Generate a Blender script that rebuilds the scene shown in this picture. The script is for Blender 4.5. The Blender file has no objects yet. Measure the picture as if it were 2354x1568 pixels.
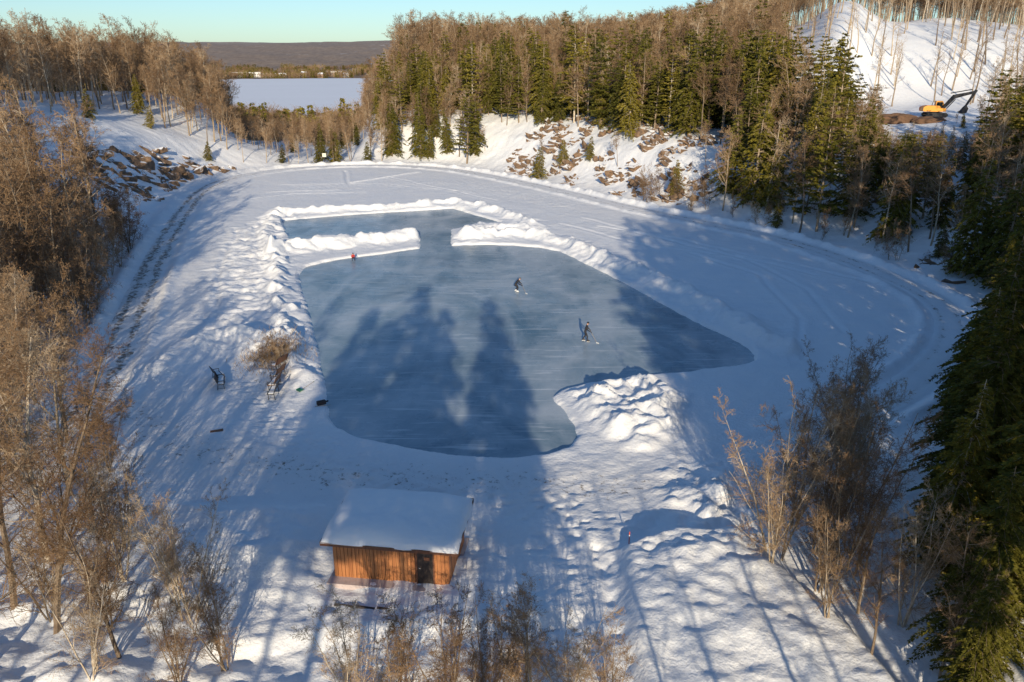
import bpy, bmesh, math, random, time
import numpy as np
from mathutils import Vector, Matrix, Euler
T0=time.time()
SC=bpy.context.scene
COL=SC.collection
SC.view_settings.view_transform='Standard'
SC.view_settings.look='None'
SC.view_settings.exposure=0

# ------------------------------------------------------------ helpers
def S(t):
    t=np.clip(t,0,1); return t*t*(3-2*t)
def vnoise(x,y,seed=0):
    xi=np.floor(x).astype(np.int64); yi=np.floor(y).astype(np.int64)
    fx=x-xi; fy=y-yi
    fx=fx*fx*fx*(fx*(fx*6-15)+10); fy=fy*fy*fy*(fy*(fy*6-15)+10)
    def h(a,b):
        n=(a*374761393+b*668265263+seed*974634777)&0xffffffff
        n=((n^(n>>13))*1274126177)&0xffffffff
        n=(n^(n>>16))
        return (n&0xffff)/65535.0
    a=h(xi,yi);b=h(xi+1,yi);c=h(xi,yi+1);d=h(xi+1,yi+1)
    return (a+(b-a)*fx)*(1-fy)+(c+(d-c)*fx)*fy
def fbm(x,y,seed=0,o=4):
    s=0;a=1;t=0
    for i in range(o):
        s=s+a*vnoise(x+i*17.3,y-i*9.1,seed+i);t+=a;a*=.5;x,y=x*1.76+y*1.02,y*1.76-x*1.02
    return s/t*2-1
def segdist(x,y,pts,closed=False):
    best=np.full(x.shape,1e9)
    n=len(pts)
    for i in range(n if closed else n-1):
        ax,ay=pts[i];bx,by=pts[(i+1)%n]
        dx,dy=bx-ax,by-ay;L=dx*dx+dy*dy+1e-9
        t=np.clip(((x-ax)*dx+(y-ay)*dy)/L,0,1)
        best=np.minimum(best,(x-ax-t*dx)**2+(y-ay-t*dy)**2)
    return np.sqrt(best)
def inside(x,y,pts):
    r=np.zeros(x.shape,bool);n=len(pts)
    for i in range(n):
        ax,ay=pts[i];bx,by=pts[(i+1)%n]
        if ay==by: continue
        c=((ay>y)!=(by>y))&(x<(bx-ax)*(y-ay)/(by-ay)+ax)
        r^=c
    return r
def sdist(x,y,pts):
    d=segdist(x,y,pts,True)
    return np.where(inside(x,y,pts),-d,d)
def smooth_poly(pts,it=2,closed=True):
    for _ in range(it):
        q=[];n=len(pts)
        for i in range(n if closed else n-1):
            a=pts[i];b=pts[(i+1)%n]
            q.append((a[0]*.75+b[0]*.25,a[1]*.75+b[1]*.25));q.append((a[0]*.25+b[0]*.75,a[1]*.25+b[1]*.75))
        if not closed: q=[pts[0]]+q+[pts[-1]]
        pts=q
    return pts

ICE=[(-27.8,99.6),(-24.6,104.3),(-19.2,107.3),(-12.7,112.0),(-8.7,113.4),(-1.7,114.0),(5.8,111.5),(9.0,104.3),(13.1,94.3),(16.0,86.0),(19.1,77.4),(22.0,71.5),(22.5,67.4),(20.4,65.8),(16.2,64.5),(12.2,63.5),(8.3,62.5),(5.6,61.3),(3.3,59.5),(3.0,58.6),(3.8,56.1),(4.6,53.0),(4.5,51.2),(3.5,49.6),(0.7,48.4),(-2.9,48.7),(-6.6,49.6),(-10.3,51.2),(-12.5,52.6),(-13.9,54.9),(-15.2,59.9),(-16.6,64.7),(-19.9,75.3),(-24.0,87.7)]
ICE2=[(-38.8,132.0),(-28.7,137.1),(-10.9,143.4),(-2.0,130.6),(-6,127.5),(-9.9,124.5),(-8.9,112),(-13,111),(-14.2,121),(-19.5,119),(-24.6,116.5),(-32.8,115.5),(-35.3,122)]
ICE=smooth_poly(ICE,1);
PATH=[(-28.9,40.5),(-31.7,51.9),(-35,61.7),(-37.6,71.5),(-45.5,95.4),(-53.2,121),(-62,153),(-64.5,170),(-63,184),(-56,195),(-45.5,201),(-30.4,202.5),(-15,195.5),(-2.7,180.4),(10.9,160.5),(21.5,142.5),(30.7,130.5),(40.7,116.4),(45.1,103),(47.7,92.3),(47.5,82.7),(44.3,74),(36.9,63.7),(25.2,53.4),(15.2,46.8)]
PATHS=smooth_poly(PATH,2,False)
LOOP=smooth_poly(PATH,1,False)
BANKS=[([(-32.7,108),(-29.7,110.6),(-22.4,114),(-15.5,117.2)],1.2,1.5),
 ([(-7.3,117.2),(-3.2,119.5),(4.3,118.5),(8.2,113.5),(12.9,102.8),(16.9,94.4),(20.3,85.8),(23.5,75.8),(25.5,69.1)],1.05,1.3),
 ([(-7.3,118),(-5,124.5),(2,123)],.9,1.6),
 ([(-40.7,136.8),(-25.6,141.2),(-10.4,147),(-1.6,138),(3.4,126.8)],.9,1.1),
 ([(-40.6,135),(-36.3,115),(-31,101.7),(-25.9,84.2),(-21.3,71.3),(-17.6,61.7)],.6,.9)]
MOUND=[(3.9,59.1),(8.2,61.7),(12.1,62.6),(14.8,58.2),(12.7,51.2),(9.7,48.4),(7.3,48.7),(5.4,52.7)]
MOUNDL=[(-30.4,63.7),(-30,68),(-27.6,71.5),(-22.6,71.0)]
ROUGHL=[(-19,62),(-31,73),(-37,95),(-43,120),(-42,138),(-36,135),(-30,100),(-23,80)]
PLAT=[(6,36.6),(9,38),(13,38),(16,30),(18,20),(5.2,20),(5.4,30)]
LAKE=smooth_poly([(-620,1680),(-500,1250),(-370,980),(-255,700),(-200,520),(-50,430),(250,600),(500,1680)],2)
FLECK=[(-30,56),(-24,50),(-12,45.5),(8,44)]

def height(x,y,full=True):
    """terrain elevation; returns z, dirt, forest"""
    x=np.asarray(x,float);y=np.asarray(y,float)
    z=np.zeros(x.shape);dirt=np.zeros(x.shape)
    dl=sdist(x,y,LOOP); out=dl>0
    dp=segdist(x,y,PATHS)
    d=np.where(out,dl,0)
    rt=x/np.maximum(y,1)
    hs=S((d-1.5)/16)
    big=fbm(x/24,y/24,3,3)
    hillL=17*S((-x-46)/62)*(1-S((y-225)/130))*(1-.8*S((y-195)/45)*S((rt+.385)/.06))+4*S((-x-22)/25)*S((60-y)/40)
    rm=S((x+.17*y+12)/25)*S((y-25)/60)
    ridge=rm*(12*S(d/30)+8*S((d-32)/70))*(1-.45*S((rt-.37)/.08))
    ex=np.exp(-(((x-98)/26)**2+((y-192)/24)**2))
    ridge=ridge*(1-ex)+13.5*ex
    bh=19*S((y-205-.12*(x-150))/125)*S((x-40)/90)*(1-.40*S((x-165)/100))*(y>150)+9*S((y-215)/60)*S((rt-.33)/.08)*(1-ex)
    nearR=6*S((x-15)/22)*S((70-y)/18)*(y>-60)
    NW=-14*S((y-215)/190)*(1-rm)
    hills=(hillL+ridge+bh*rm+nearR+NW+big*1.6*S(d/30))*hs
    fade=S((y-420)/350)
    far=-15+7*fbm(x/260,y/260,8,3)+S((y-2300)/2600)*(100+62*fbm(x/1500,y/1500,12,3)-14*S((x+700)/1500)) 
    far=far+S((y-1500)/600)*7*fbm(x/45,y/75,21,3)
    far=far+60*S((x-400)/700)*(1-S((y-1500)/1500))
    hills=hills*(1-fade)+far*fade
    lk=sdist(x,y,LAKE)
    hills=np.where(y>380,np.where(lk<45,np.minimum(hills,-13.2+ (hills+13.2)*S(lk/45)-4*(1-S((lk+12)/20))),hills),hills)
    z=z+np.where(out,hills,0)
    n1=fbm(x/9,y/9,31,3); n2=fbm(x/1.7,y/1.7,41,3); n3=fbm(x/.6,y/.6,51,2)
    rough=S((d-3)/6)
    near=1-S((y-260)/100)
    pf=S((dp-1.7)/1.2)
    frt=S((58-y)/10)
    z=z+.28+near*pf*(.06*n1+.020*n2+.008*n3+frt*(.05*n2+.04*n3)+rough*(.30*n1+.14*n2+.05*n3))
    # wind crust on the pond
    z=z+near*pf*(~out)*.035*S(fbm(x/3.2,y/7,36,3)*2)
    # berms next to the path
    front=S((y-50)/8)
    lump=.8+.5*fbm(x/1.6,y/1.6,61,3)
    z=z+front*lump*(.95*np.exp(-((dp-3.0)/.8)**2)*out+.42*np.exp(-((dp-2.8)/.6)**2)*(~out))
    z=np.where(dp<2.0,z*(1-S((2.6-dp)/.6))+.30*S((2.6-dp)/.6),z)
    # banks
    wx=x+1.1*fbm(x/3.1,y/3.1,66,2);wy=y+1.1*fbm(x/3.1,y/3.1,68,2)
    lum=fbm(wx/1.25,wy/1.25,71,4); lum2=1-np.abs(fbm(wx/2.0,wy/2.0,77,3))*2.4
    for pts,h,w in BANKS:
        db=segdist(wx,wy,pts)
        z=z+h*np.exp(-(db/w)**2*1.0)*(1+.5*lum)+.22*h*np.exp(-(db/(w*2.3))**2)*(lum2)
    dm=sdist(x,y,MOUND)
    z=z+S(-dm/2.2)*(.75+.42*lum2+.75*lum)
    db=segdist(x,y,MOUNDL); z=z+1.15*np.exp(-(db/2.0)**2)*(1+.3*lum)
    dr=sdist(x,y,ROUGHL); z=z+S((3-dr)/5)*(.20*lum2+.30*lum)
    rr=np.exp(-(((x-12.3)/2.6)**2+((y-41.5)/5)**2)); z=z+rr*(.9+1.0*lum)
    mm=S(1.6-np.maximum(np.abs((x+15.2+.1*(y-38))/3.3),np.abs((y-38.2)/2.6))**1.0); z=z+mm*(.7+.3*lum+.15*n2)
    pl=sdist(x,y,PLAT); z=z+S((.35-pl)/.9)*(.75+.12*n1+.10*lum)
    z=z+S((31.2-y+.12*(x+6))/1.2)*S((-x+5)/2)*S((x+17)/4)*(-.5+.25*lum)*(y<40)
    lf=S((-13-x)/3)*S((36-y)/4)*(y>10); z=z+lf*(.35*n1+.35*lum)
    tr=segdist(x,y,[(4.6,37.2),(4.9,35),(5.0,33),(4.9,31),(5.1,28)]); z=z-.35*np.exp(-(tr/.35)**2)*(.6+.6*vnoise(x/.35,y/.35,5))
    for pts,a in (([(-40,192),(-35.5,172),(-22,190)],.2),([(-52,150),(-44,158),(-30,160)],.12),([(-50,160),(-36,163)],.12),([(12,133),(26,112),(38,96)],.10),([(14,126),(24,118),(44,92)],.10),([(25,108),(31,96),(30,78),(26,66)],.11),([(-33,62),(-30,75),(-38,100),(-44,125)],.10),([(-3,150),(-18,170),(-28,182)],.10),([(-50,170),(-30,172),(-8,160)],.10),([(30,110),(35,90),(33,74)],.09),([(8,128),(20,112),(34,104)],.09)):
        q=segdist(x+.6*n1,y+1.2*n1,pts); z=z-a*np.exp(-(q/.3)**2)+a*.5*np.exp(-((q-.7)/.4)**2)
    # footprints scattered over trodden zones
    tz=S(1-segdist(x,y,[(-22,60),(-17,52),(-8,44),(4,42),(8,36)])/4)+.7*S(1-segdist(x,y,[(-42,165),(-12,175),(10,145)])/9)+.8*S(1-segdist(x,y,[(-1,35),(3,40),(2,30)])/3)
    z=z-.12*tz*S((vnoise(x/.42,y/.42,95)-.58)/.2)*(dp>2.2)
    # ice basins
    di=np.minimum(sdist(x,y,ICE),sdist(x,y,ICE2))
    wob=di+.22*lum
    k=S((wob+.15)/.75)
    z=np.where(di<4,z*k+(-.22)*(1-k),z)
    # attributes
    dirt=.66*S(1-segdist(x,y,FLECK)/5)*(di>0)
    dirt=dirt+.8*np.exp(-(((x+20.3)/2.6)**2+((y-61.5)/4.5)**2))
    dirt=dirt+S(1-np.abs(dp-2.4)/1.2)*.35*S((-x-20)/10)
    forest=fade*(lk>6)
    return z,dirt,forest

def hz(x,y):
    return float(height(np.array([x]),np.array([y]))[0][0])

def mk_mesh(name,V,Q,mats=(),mi=None,smooth=False):
    V=np.ascontiguousarray(V,dtype=np.float32).reshape(-1,3);Q=np.ascontiguousarray(Q,dtype=np.int32)
    n,k=Q.shape
    me=bpy.data.meshes.new(name)
    me.vertices.add(len(V));me.vertices.foreach_set('co',V.ravel())
    me.loops.add(n*k);me.loops.foreach_set('vertex_index',Q.ravel())
    me.polygons.add(n);me.polygons.foreach_set('loop_start',np.arange(0,n*k,k,dtype=np.int32))
    try: me.polygons.foreach_set('loop_total',np.full(n,k,dtype=np.int32))
    except Exception: pass
    if mi is not None: me.polygons.foreach_set('material_index',np.ascontiguousarray(mi,dtype=np.int32))
    me.polygons.foreach_set('use_smooth',np.full(n,smooth,dtype=bool))
    for m in mats: me.materials.append(m)
    me.update(calc_edges=True)
    return me
def ob(name,data,parent=None,loc=(0,0,0),rot=(0,0,0),sc=(1,1,1)):
    o=bpy.data.objects.new(name,data);COL.objects.link(o)
    o.location=loc;o.rotation_euler=rot;o.scale=sc
    if parent: o.parent=parent
    return o
def seg_geo(segs,sides=3):
    A=np.array(segs,float);p0=A[:,0:3];p1=A[:,3:6];r0=A[:,6];r1=A[:,7]
    ax=p1-p0;ax/=np.linalg.norm(ax,axis=1)[:,None]+1e-9
    ref=np.where(np.abs(ax[:,2:3])>.9,np.array([[1,0,0]]),np.array([[0,0,1.]]))
    u=np.cross(ax,ref);u/=np.linalg.norm(u,axis=1)[:,None]+1e-9
    v=np.cross(ax,u)
    an=np.arange(sides)/sides*2*math.pi
    ring=u[:,None,:]*np.cos(an)[None,:,None]+v[:,None,:]*np.sin(an)[None,:,None]
    V=np.stack([p0[:,None,:]+ring*r0[:,None,None],p1[:,None,:]+ring*r1[:,None,None]],1)
    N=len(A);b=(np.arange(N)*2*sides)[:,None];i=np.arange(sides)[None,:];j=(i+1)%sides
    Q=np.stack([b+i,b+j,b+sides+j,b+sides+i],2).reshape(-1,4)
    return V.reshape(-1,3),Q

# ------------------------------------------------------------ materials
def newmat(name):
    m=bpy.data.materials.new(name);m.use_nodes=True
    nt=m.node_tree;b=nt.nodes['Principled BSDF']
    return m,nt,b
def noise(nt,vec,scale,detail=4,rough=.55,dist=0):
    n=nt.nodes.new('ShaderNodeTexNoise');n.inputs['Scale'].default_value=scale;n.inputs['Detail'].default_value=detail
    n.inputs['Roughness'].default_value=rough;n.inputs['Distortion'].default_value=dist
    if vec is not None: nt.links.new(vec,n.inputs['Vector'])
    return n.outputs['Fac']
def ramp(nt,fac,stops):
    r=nt.nodes.new('ShaderNodeValToRGB');e=r.color_ramp.elements
    while len(e)<len(stops): e.new(.5)
    for i,(p,c) in enumerate(stops):
        e[i].position=p;e[i].color=(*c,1) if len(c)==3 else c
    nt.links.new(fac,r.inputs['Fac']);return r.outputs['Color']
def mix(nt,fac,a,b):
    m=nt.nodes.new('ShaderNodeMix');m.data_type='RGBA'
    for s,v in ((0,fac),(6,a),(7,b)):
        if isinstance(v,(int,float)): m.inputs[s].default_value=v
        elif isinstance(v,tuple): m.inputs[s].default_value=(*v,1)
        else: nt.links.new(v,m.inputs[s])
    return m.outputs[2]
def math_(nt,op,a,b=None,c=None,clamp=False):
    m=nt.nodes.new('ShaderNodeMath');m.operation=op;m.use_clamp=clamp
    for i,v in enumerate((a,b,c)):
        if v is None: continue
        if isinstance(v,(int,float)): m.inputs[i].default_value=v
        else: nt.links.new(v,m.inputs[i])
    return m.outputs[0]
def bump(nt,b,h,dist,strength=1,normal=None):
    n=nt.nodes.new('ShaderNodeBump');n.inputs['Distance'].default_value=dist;n.inputs['Strength'].default_value=strength
    nt.links.new(h,n.inputs['Height'])
    if normal: nt.links.new(normal,n.inputs['Normal'])
    nt.links.new(n.outputs['Normal'],b.inputs['Normal']);return n.outputs['Normal']
def pos(nt): return nt.nodes.new('ShaderNodeNewGeometry').outputs['Position']
def mapped(nt,vec,rot,sc):
    m=nt.nodes.new('ShaderNodeMapping');m.inputs['Rotation'].default_value=(0,0,rot);m.inputs['Scale'].default_value=sc
    nt.links.new(vec,m.inputs['Vector']);return m.outputs['Vector']
def simple(name,col,rough=.7,metal=0,var=.25,scale=6):
    m,nt,b=newmat(name)
    tc=nt.nodes.new('ShaderNodeTexCoord').outputs['Object']
    f=noise(nt,tc,scale,5)
    c=mix(nt,f,tuple(v*(1-var) for v in col),tuple(min(1,v*(1+var)) for v in col))
    nt.links.new(c,b.inputs['Base Color']);b.inputs['Roughness'].default_value=rough;b.inputs['Metallic'].default_value=metal
    return m

# snow ground
M_snow,nt,b=newmat('snow_ground')
P=pos(nt)
at=nt.nodes.new('ShaderNodeAttribute');at.attribute_name='mask'
sep=nt.nodes.new('ShaderNodeSeparateColor');nt.links.new(at.outputs['Color'],sep.inputs[0])
base=ramp(nt,noise(nt,P,.25,4),[(.3,(.89,.91,.93)),(.7,(.96,.955,.945))])
sp=noise(nt,P,2.3,6,.72)
dthr=math_(nt,'SUBTRACT',math_(nt,'ADD',sp,math_(nt,'MULTIPLY',sep.outputs[0],.36)),.785)
dm_=math_(nt,'MULTIPLY',dthr,8,clamp=True)
base=mix(nt,dm_,base,(.13,.10,.07))
tint=math_(nt,'MULTIPLY',sep.outputs[0],.22)
base=mix(nt,tint,base,(.58,.52,.45))
# distant wooded land
ff=noise(nt,P,.011,8,.65)
fcol=ramp(nt,noise(nt,mapped(nt,P,0,(1,.45,1)),.05,6,.7),[(.3,(.10,.072,.045)),(.48,(.22,.155,.10)),(.62,(.32,.23,.15)),(.8,(.09,.09,.05))])
fcol=mix(nt,math_(nt,'MULTIPLY',math_(nt,'SUBTRACT',ff,.63),14,clamp=True),fcol,(.80,.80,.82))
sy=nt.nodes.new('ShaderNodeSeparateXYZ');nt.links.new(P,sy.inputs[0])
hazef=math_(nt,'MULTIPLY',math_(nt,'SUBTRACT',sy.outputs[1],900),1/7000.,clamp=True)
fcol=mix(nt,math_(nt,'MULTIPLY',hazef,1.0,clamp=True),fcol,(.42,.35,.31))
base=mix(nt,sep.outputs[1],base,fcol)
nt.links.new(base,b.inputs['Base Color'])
b.inputs['Roughness'].default_value=.75;b.inputs['Specular IOR Level'].default_value=.12
nb=noise(nt,P,4.5,6,.68);nb2=noise(nt,P,.9,3,.6)
hb=math_(nt,'ADD',nb,math_(nt,'MULTIPLY',nb2,1.8))
bump(nt,b,hb,.10,.7)

# plain snow for caps
M_cap,nt,b=newmat('snow_cap')
P=pos(nt);nt.links.new(ramp(nt,noise(nt,P,.8,4),[(.3,(.89,.91,.93)),(.7,(.96,.955,.945))]),b.inputs['Base Color'])
b.inputs['Roughness'].default_value=.75;b.inputs['Specular IOR Level'].default_value=.12
bump(nt,b,noise(nt,P,2.2,4),.06,.5)

# ice
M_ice,nt,b=newmat('rink_ice')
P=pos(nt)
c1=noise(nt,P,.075,6,.62,1.2)
base=ramp(nt,c1,[(.34,(.11,.19,.25)),(.5,(.22,.31,.37)),(.66,(.44,.50,.54))])
cl=noise(nt,mapped(nt,P,.25,(.22,.09,1)),1,7,.68,.8)
base=mix(nt,math_(nt,'MULTIPLY',math_(nt,'SUBTRACT',cl,.40),2.1,clamp=True),base,(.52,.58,.62))
for rot,s1,s2,th,am in ((.35,.05,1.1,.64,.4),(-.5,.06,1.2,.65,.4),(1.2,.06,1.1,.65,.4),(.6,.07,2.4,.67,.6),(1.9,.07,2.4,.67,.6),(-.9,.07,2.2,.67,.6)):
    f=noise(nt,mapped(nt,P,rot,(s1*3,s2*1.6,1)),1.0,2,.5,.35)
    k=math_(nt,'MULTIPLY',math_(nt,'MULTIPLY',math_(nt,'SUBTRACT',f,th),14,clamp=True),am)
    base=mix(nt,k,base,(.74,.78,.80))
nt.links.new(base,b.inputs['Base Color'])
rr=math_(nt,'ADD',math_(nt,'MULTIPLY',noise(nt,P,.4,5),.35),.12)
nt.links.new(rr,b.inputs['Roughness']);b.inputs['IOR'].default_value=1.31
bump(nt,b,noise(nt,P,5,4),.006,.4)

M_lake=simple('lake_snow',(.86,.88,.92),.8,0,.04,.01)

def barkmat(name,c1,c2,sc=3,c3=None):
    m,nt,b=newmat(name)
    tc=nt.nodes.new('ShaderNodeTexCoord').outputs['Object']
    oi=nt.nodes.new('ShaderNodeObjectInfo')
    f=math_(nt,'ADD',math_(nt,'MULTIPLY',noise(nt,tc,sc,5),.6),math_(nt,'MULTIPLY',oi.outputs['Random'],.45))
    st=[(.25,c1),(.68,c2)]
    if c3: st.append((.80,c3))
    nt.links.new(ramp(nt,f,st),b.inputs['Base Color']);b.inputs['Roughness'].default_value=.85
    b.inputs['Specular IOR Level'].default_value=.2
    return m
M_bark=barkmat('bark',(.14,.10,.07),(.42,.33,.23),3,(.62,.55,.45))
M_twig=barkmat('twigs',(.13,.075,.04),(.35,.23,.13),.6,(.46,.36,.25))
M_need,nt,b=newmat('needles')
tc=nt.nodes.new('ShaderNodeTexCoord').outputs['Object'];oi=nt.nodes.new('ShaderNodeObjectInfo')
f=math_(nt,'ADD',math_(nt,'MULTIPLY',noise(nt,tc,.9,4,.7),.75),math_(nt,'MULTIPLY',oi.outputs['Random'],.3))
nt.links.new(ramp(nt,f,[(.25,(.035,.042,.009)),(.5,(.115,.105,.015)),(.8,(.25,.195,.028))]),b.inputs['Base Color'])
b.inputs['Roughness'].default_value=.7;b.inputs['Specular IOR Level'].default_value=.15
M_leaf=barkmat('dry_leaves',(.26,.13,.05),(.48,.27,.12),2)
M_grass=barkmat('dry_grass',(.25,.16,.09),(.50,.38,.24),2)
# rock with snow
M_rock,nt,b=newmat('rock')
P=pos(nt);g=nt.nodes.new('ShaderNodeNewGeometry')
rc=ramp(nt,noise(nt,P,1.3,6,.65),[(.3,(.06,.046,.036)),(.5,(.18,.115,.07)),(.75,(.34,.21,.12))])
sn=nt.nodes.new('ShaderNodeSeparateXYZ');nt.links.new(g.outputs['Normal'],sn.inputs[0])
k=math_(nt,'MULTIPLY',math_(nt,'SUBTRACT',math_(nt,'ADD',sn.outputs[2],math_(nt,'MULTIPLY',noise(nt,P,2,4),.5)),.98),8,clamp=True)
nt.links.new(mix(nt,k,rc,(.90,.91,.93)),b.inputs['Base Color']);b.inputs['Roughness'].default_value=.85
bump(nt,b,noise(nt,P,4,6,.7),.12,.8)

# ------------------------------------------------------------ terrain
def stepped(a,b,fn):
    r=[a]
    while r[-1]<b: r.append(r[-1]+fn(r[-1]))
    return r
ys=stepped(-120,22,lambda v:2.2)+stepped(23,215,lambda v:.14+max(0,v-40)*.0023)+stepped(216,420,lambda v:2.2)+stepped(424,9500,lambda v:4+(v-420)*.016)
xr=stepped(0,50,lambda v:.18+v*.0022)+stepped(51,140,lambda v:.5+(v-51)*.03)+stepped(144,7500,lambda v:4+(v-140)*.05)
xl=stepped(0,45,lambda v:.18+v*.0022)+stepped(46,140,lambda v:.5+(v-46)*.03)+stepped(144,7500,lambda v:4+(v-140)*.05)
xs=np.array([-v for v in xl[:0:-1]]+xr);ys=np.array(ys)
X,Y=np.meshgrid(xs,ys)
Z,D,Fo=height(X,Y)
ny,nx=X.shape
V=np.stack([X,Y,Z],2).reshape(-1,3)
idx=np.arange(ny*nx).reshape(ny,nx)
Q=np.stack([idx[:-1,:-1],idx[:-1,1:],idx[1:,1:],idx[1:,:-1]],2).reshape(-1,4)
me=mk_mesh('ground',V,Q,[M_snow],smooth=True)
ca=me.color_attributes.new('mask','FLOAT_COLOR','POINT')
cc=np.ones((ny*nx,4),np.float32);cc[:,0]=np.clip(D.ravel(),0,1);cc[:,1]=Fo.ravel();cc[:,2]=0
ca.data.foreach_set('color',cc.ravel())
ground=ob('snowy_ground',me)

def flat_sheet(name,pts,z,mat):
    bm=bmesh.new();vs=[bm.verts.new((p[0],p[1],z)) for p in pts]
    f=bm.faces.new(vs);bm.normal_update()
    if f.normal.z<0: f.normal_flip()
    bmesh.ops.triangulate(bm,faces=[f])
    m=bpy.data.meshes.new(name);bm.to_mesh(m);bm.free();m.materials.append(mat)
    return ob(name,m)
def grow(pts,k):
    n=len(pts);a=sum(pts[i][0]*pts[(i+1)%n][1]-pts[(i+1)%n][0]*pts[i][1] for i in range(n))
    s=1 if a>0 else -1;r=[]
    for i in range(n):
        p=Vector(pts[i-1]);q=Vector(pts[(i+1)%n]);t=(q-p).normalized()
        r.append((pts[i][0]+s*t.y*k,pts[i][1]-s*t.x*k))
    return r
flat_sheet('ice_rink',grow(ICE,.9),0.0,M_ice)
flat_sheet('ice_rink',grow(ICE2,.9),-0.004,M_ice)
flat_sheet('frozen_lake',LAKE,-13.6,M_lake)

# path strip
def strip(name,pts,w,mat):
    P_=np.array(pts);seg=np.linalg.norm(np.diff(P_,axis=0),axis=1);s=np.concatenate([[0],np.cumsum(seg)])
    t=np.arange(0,s[-1],.35);cx=np.interp(t,s,P_[:,0]);cy=np.interp(t,s,P_[:,1])
    for _ in range(6):
        cx[1:-1]=(cx[:-2]+cx[1:-1]*2+cx[2:])/4;cy[1:-1]=(cy[:-2]+cy[1:-1]*2+cy[2:])/4
    tx=np.gradient(cx);ty=np.gradient(cy);L=np.hypot(tx,ty);tx/=L;ty/=L
    K=17;o=np.linspace(-w/2,w/2,K)
    XX=cx[:,None]+ty[:,None]*o;YY=cy[:,None]-tx[:,None]*o
    ed=1-(np.abs(o)/(w/2))**6
    wv=.3*fbm(t/9,t*0+3,97,2)[:,None]
    rut=np.exp(-((np.abs(o[None,:]-wv)-.85)/.32)**2)
    nn=fbm(XX/1.1,YY/1.1,91,3)
    ZZ=.30+(.06-.035*rut+.02*nn)*ed[None,:]-.02*(1-ed[None,:])
    n,k=XX.shape;idx=np.arange(n*k).reshape(n,k)
    Q=np.stack([idx[:-1,:-1],idx[:-1,1:],idx[1:,1:],idx[1:,:-1]],2).reshape(-1,4)[:,::-1]
    me=mk_mesh(name,np.stack([XX,YY,ZZ],2).reshape(-1,3),Q,[mat],smooth=True)
    ca=me.color_attributes.new('mask','FLOAT_COLOR','POINT')
    c=np.zeros((n*k,4),np.float32);left=S((-XX-5)/25)*S((190-YY)/30);ft=S((YY-44)/12)
    c[:,0]=np.clip((rut*(.66+.26*left)+.20+.52*left)*ft*(.85+.6*nn),0,1).ravel();c[:,3]=1
    ca.data.foreach_set('color',c.ravel())
    return ob(name,me)
strip('snowy_path',PATHS,3.6,M_snow)

# ------------------------------------------------------------ trees
def bare_mesh(name,seed,Ht,counts=(13,6,5,3),spread=.42,r0=None,stems=1,lean=.05,tw=.012,leaves=0,start=.3,sides=3,ang=(.6,1.0)):
    rng=random.Random(seed);segs=[];tips=[]
    ns=(9,5,4,3,2)
    mx=len(counts)
    def rv():
        return (rng.gauss(0,1),rng.gauss(0,1),rng.gauss(0,1))
    def growb(p,d,L,r,lev):
        n=ns[lev];st=L/n;wob=(.05,.13,.16,.2,.25)[lev];up=(.03,.09,.06,.04,.02)[lev]
        rt=max(tw*.6,r*(.18 if lev==0 else .3))
        for i in range(n):
            g_=rv();dx=d[0]+g_[0]*wob;dy=d[1]+g_[1]*wob;dz=d[2]+g_[2]*wob+up
            l=math.sqrt(dx*dx+dy*dy+dz*dz);d=(dx/l,dy/l,dz/l)
            q=(p[0]+d[0]*st,p[1]+d[1]*st,p[2]+d[2]*st)
            ra=r+(rt-r)*i/n;rb=r+(rt-r)*(i+1)/n
            segs.append((*p,*q,ra,rb,lev))
            fr=(i+1)/n
            if lev<mx:
                s0=start if lev==0 else .15
                if fr>s0:
                    want=counts[lev]/(n*(1-s0));k=int(want)+(rng.random()<want-int(want))
                    for _ in range(k):
                        a=rng.uniform(*ang)*(1.15 if lev else 1)
                        w=rv();dt=w[0]*d[0]+w[1]*d[1]+w[2]*d[2]
                        w=(w[0]-dt*d[0],w[1]-dt*d[1],w[2]-dt*d[2]);wl=math.sqrt(w[0]**2+w[1]**2+w[2]**2)+1e-6
                        ca_,sa=math.cos(a),math.sin(a)
                        nd=tuple(d[j]*ca_+w[j]/wl*sa for j in range(3))
                        u=rng.random()
                        bp=tuple(p[j]+(q[j]-p[j])*u for j in range(3))
                        if lev==0: nl=Ht*spread*(1.05-.65*fr)*rng.uniform(.7,1.2);
                        else: nl=L*rng.uniform(.38,.62)*(1.1-.45*fr)
                        nr=max(tw,min(rb*.62,nl*.018+tw*.5))
                        growb(bp,nd,nl,nr,lev+1)
            p=q
        tips.append(p)
    if r0 is None: r0=Ht*.0105
    for s in range(stems):
        az=rng.uniform(0,6.28);ln=lean if stems==1 else rng.uniform(.1,.32)
        growb((rng.uniform(-.25,.25)*(stems>1),rng.uniform(-.25,.25)*(stems>1),-.3),(math.cos(az)*ln,math.sin(az)*ln,1),Ht*rng.uniform(.85,1.0),r0*(1 if stems==1 else .6),0)
    A=np.array(segs);lv=A[:,8]
    V1,Q1=seg_geo(A[lv<1][:,:8],max(5,sides));V2,Q2=seg_geo(A[lv>=1][:,:8],3)
    mi=[np.zeros(len(Q1)),np.repeat((A[lv>=1][:,8]>=2).astype(int),3)]
    Vs=[V1,V2];Qs=[Q1,Q2+len(V1)]
    if leaves:
        tp=np.array(tips);r=np.random.RandomState(seed);sel=tp[r.randint(0,len(tp),leaves)]+r.normal(0,.12,(leaves,3))
        V3,Q3=leafquads(sel,r.normal(0,1,(leaves,3)),.11,.06,r);Vs.append(V3);Qs.append(Q3+len(V1)+len(V2));mi.append(np.full(len(Q3),2))
    return mk_mesh(name,np.concatenate(Vs),np.concatenate(Qs),[M_bark,M_twig,M_leaf],np.concatenate(mi))
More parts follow.
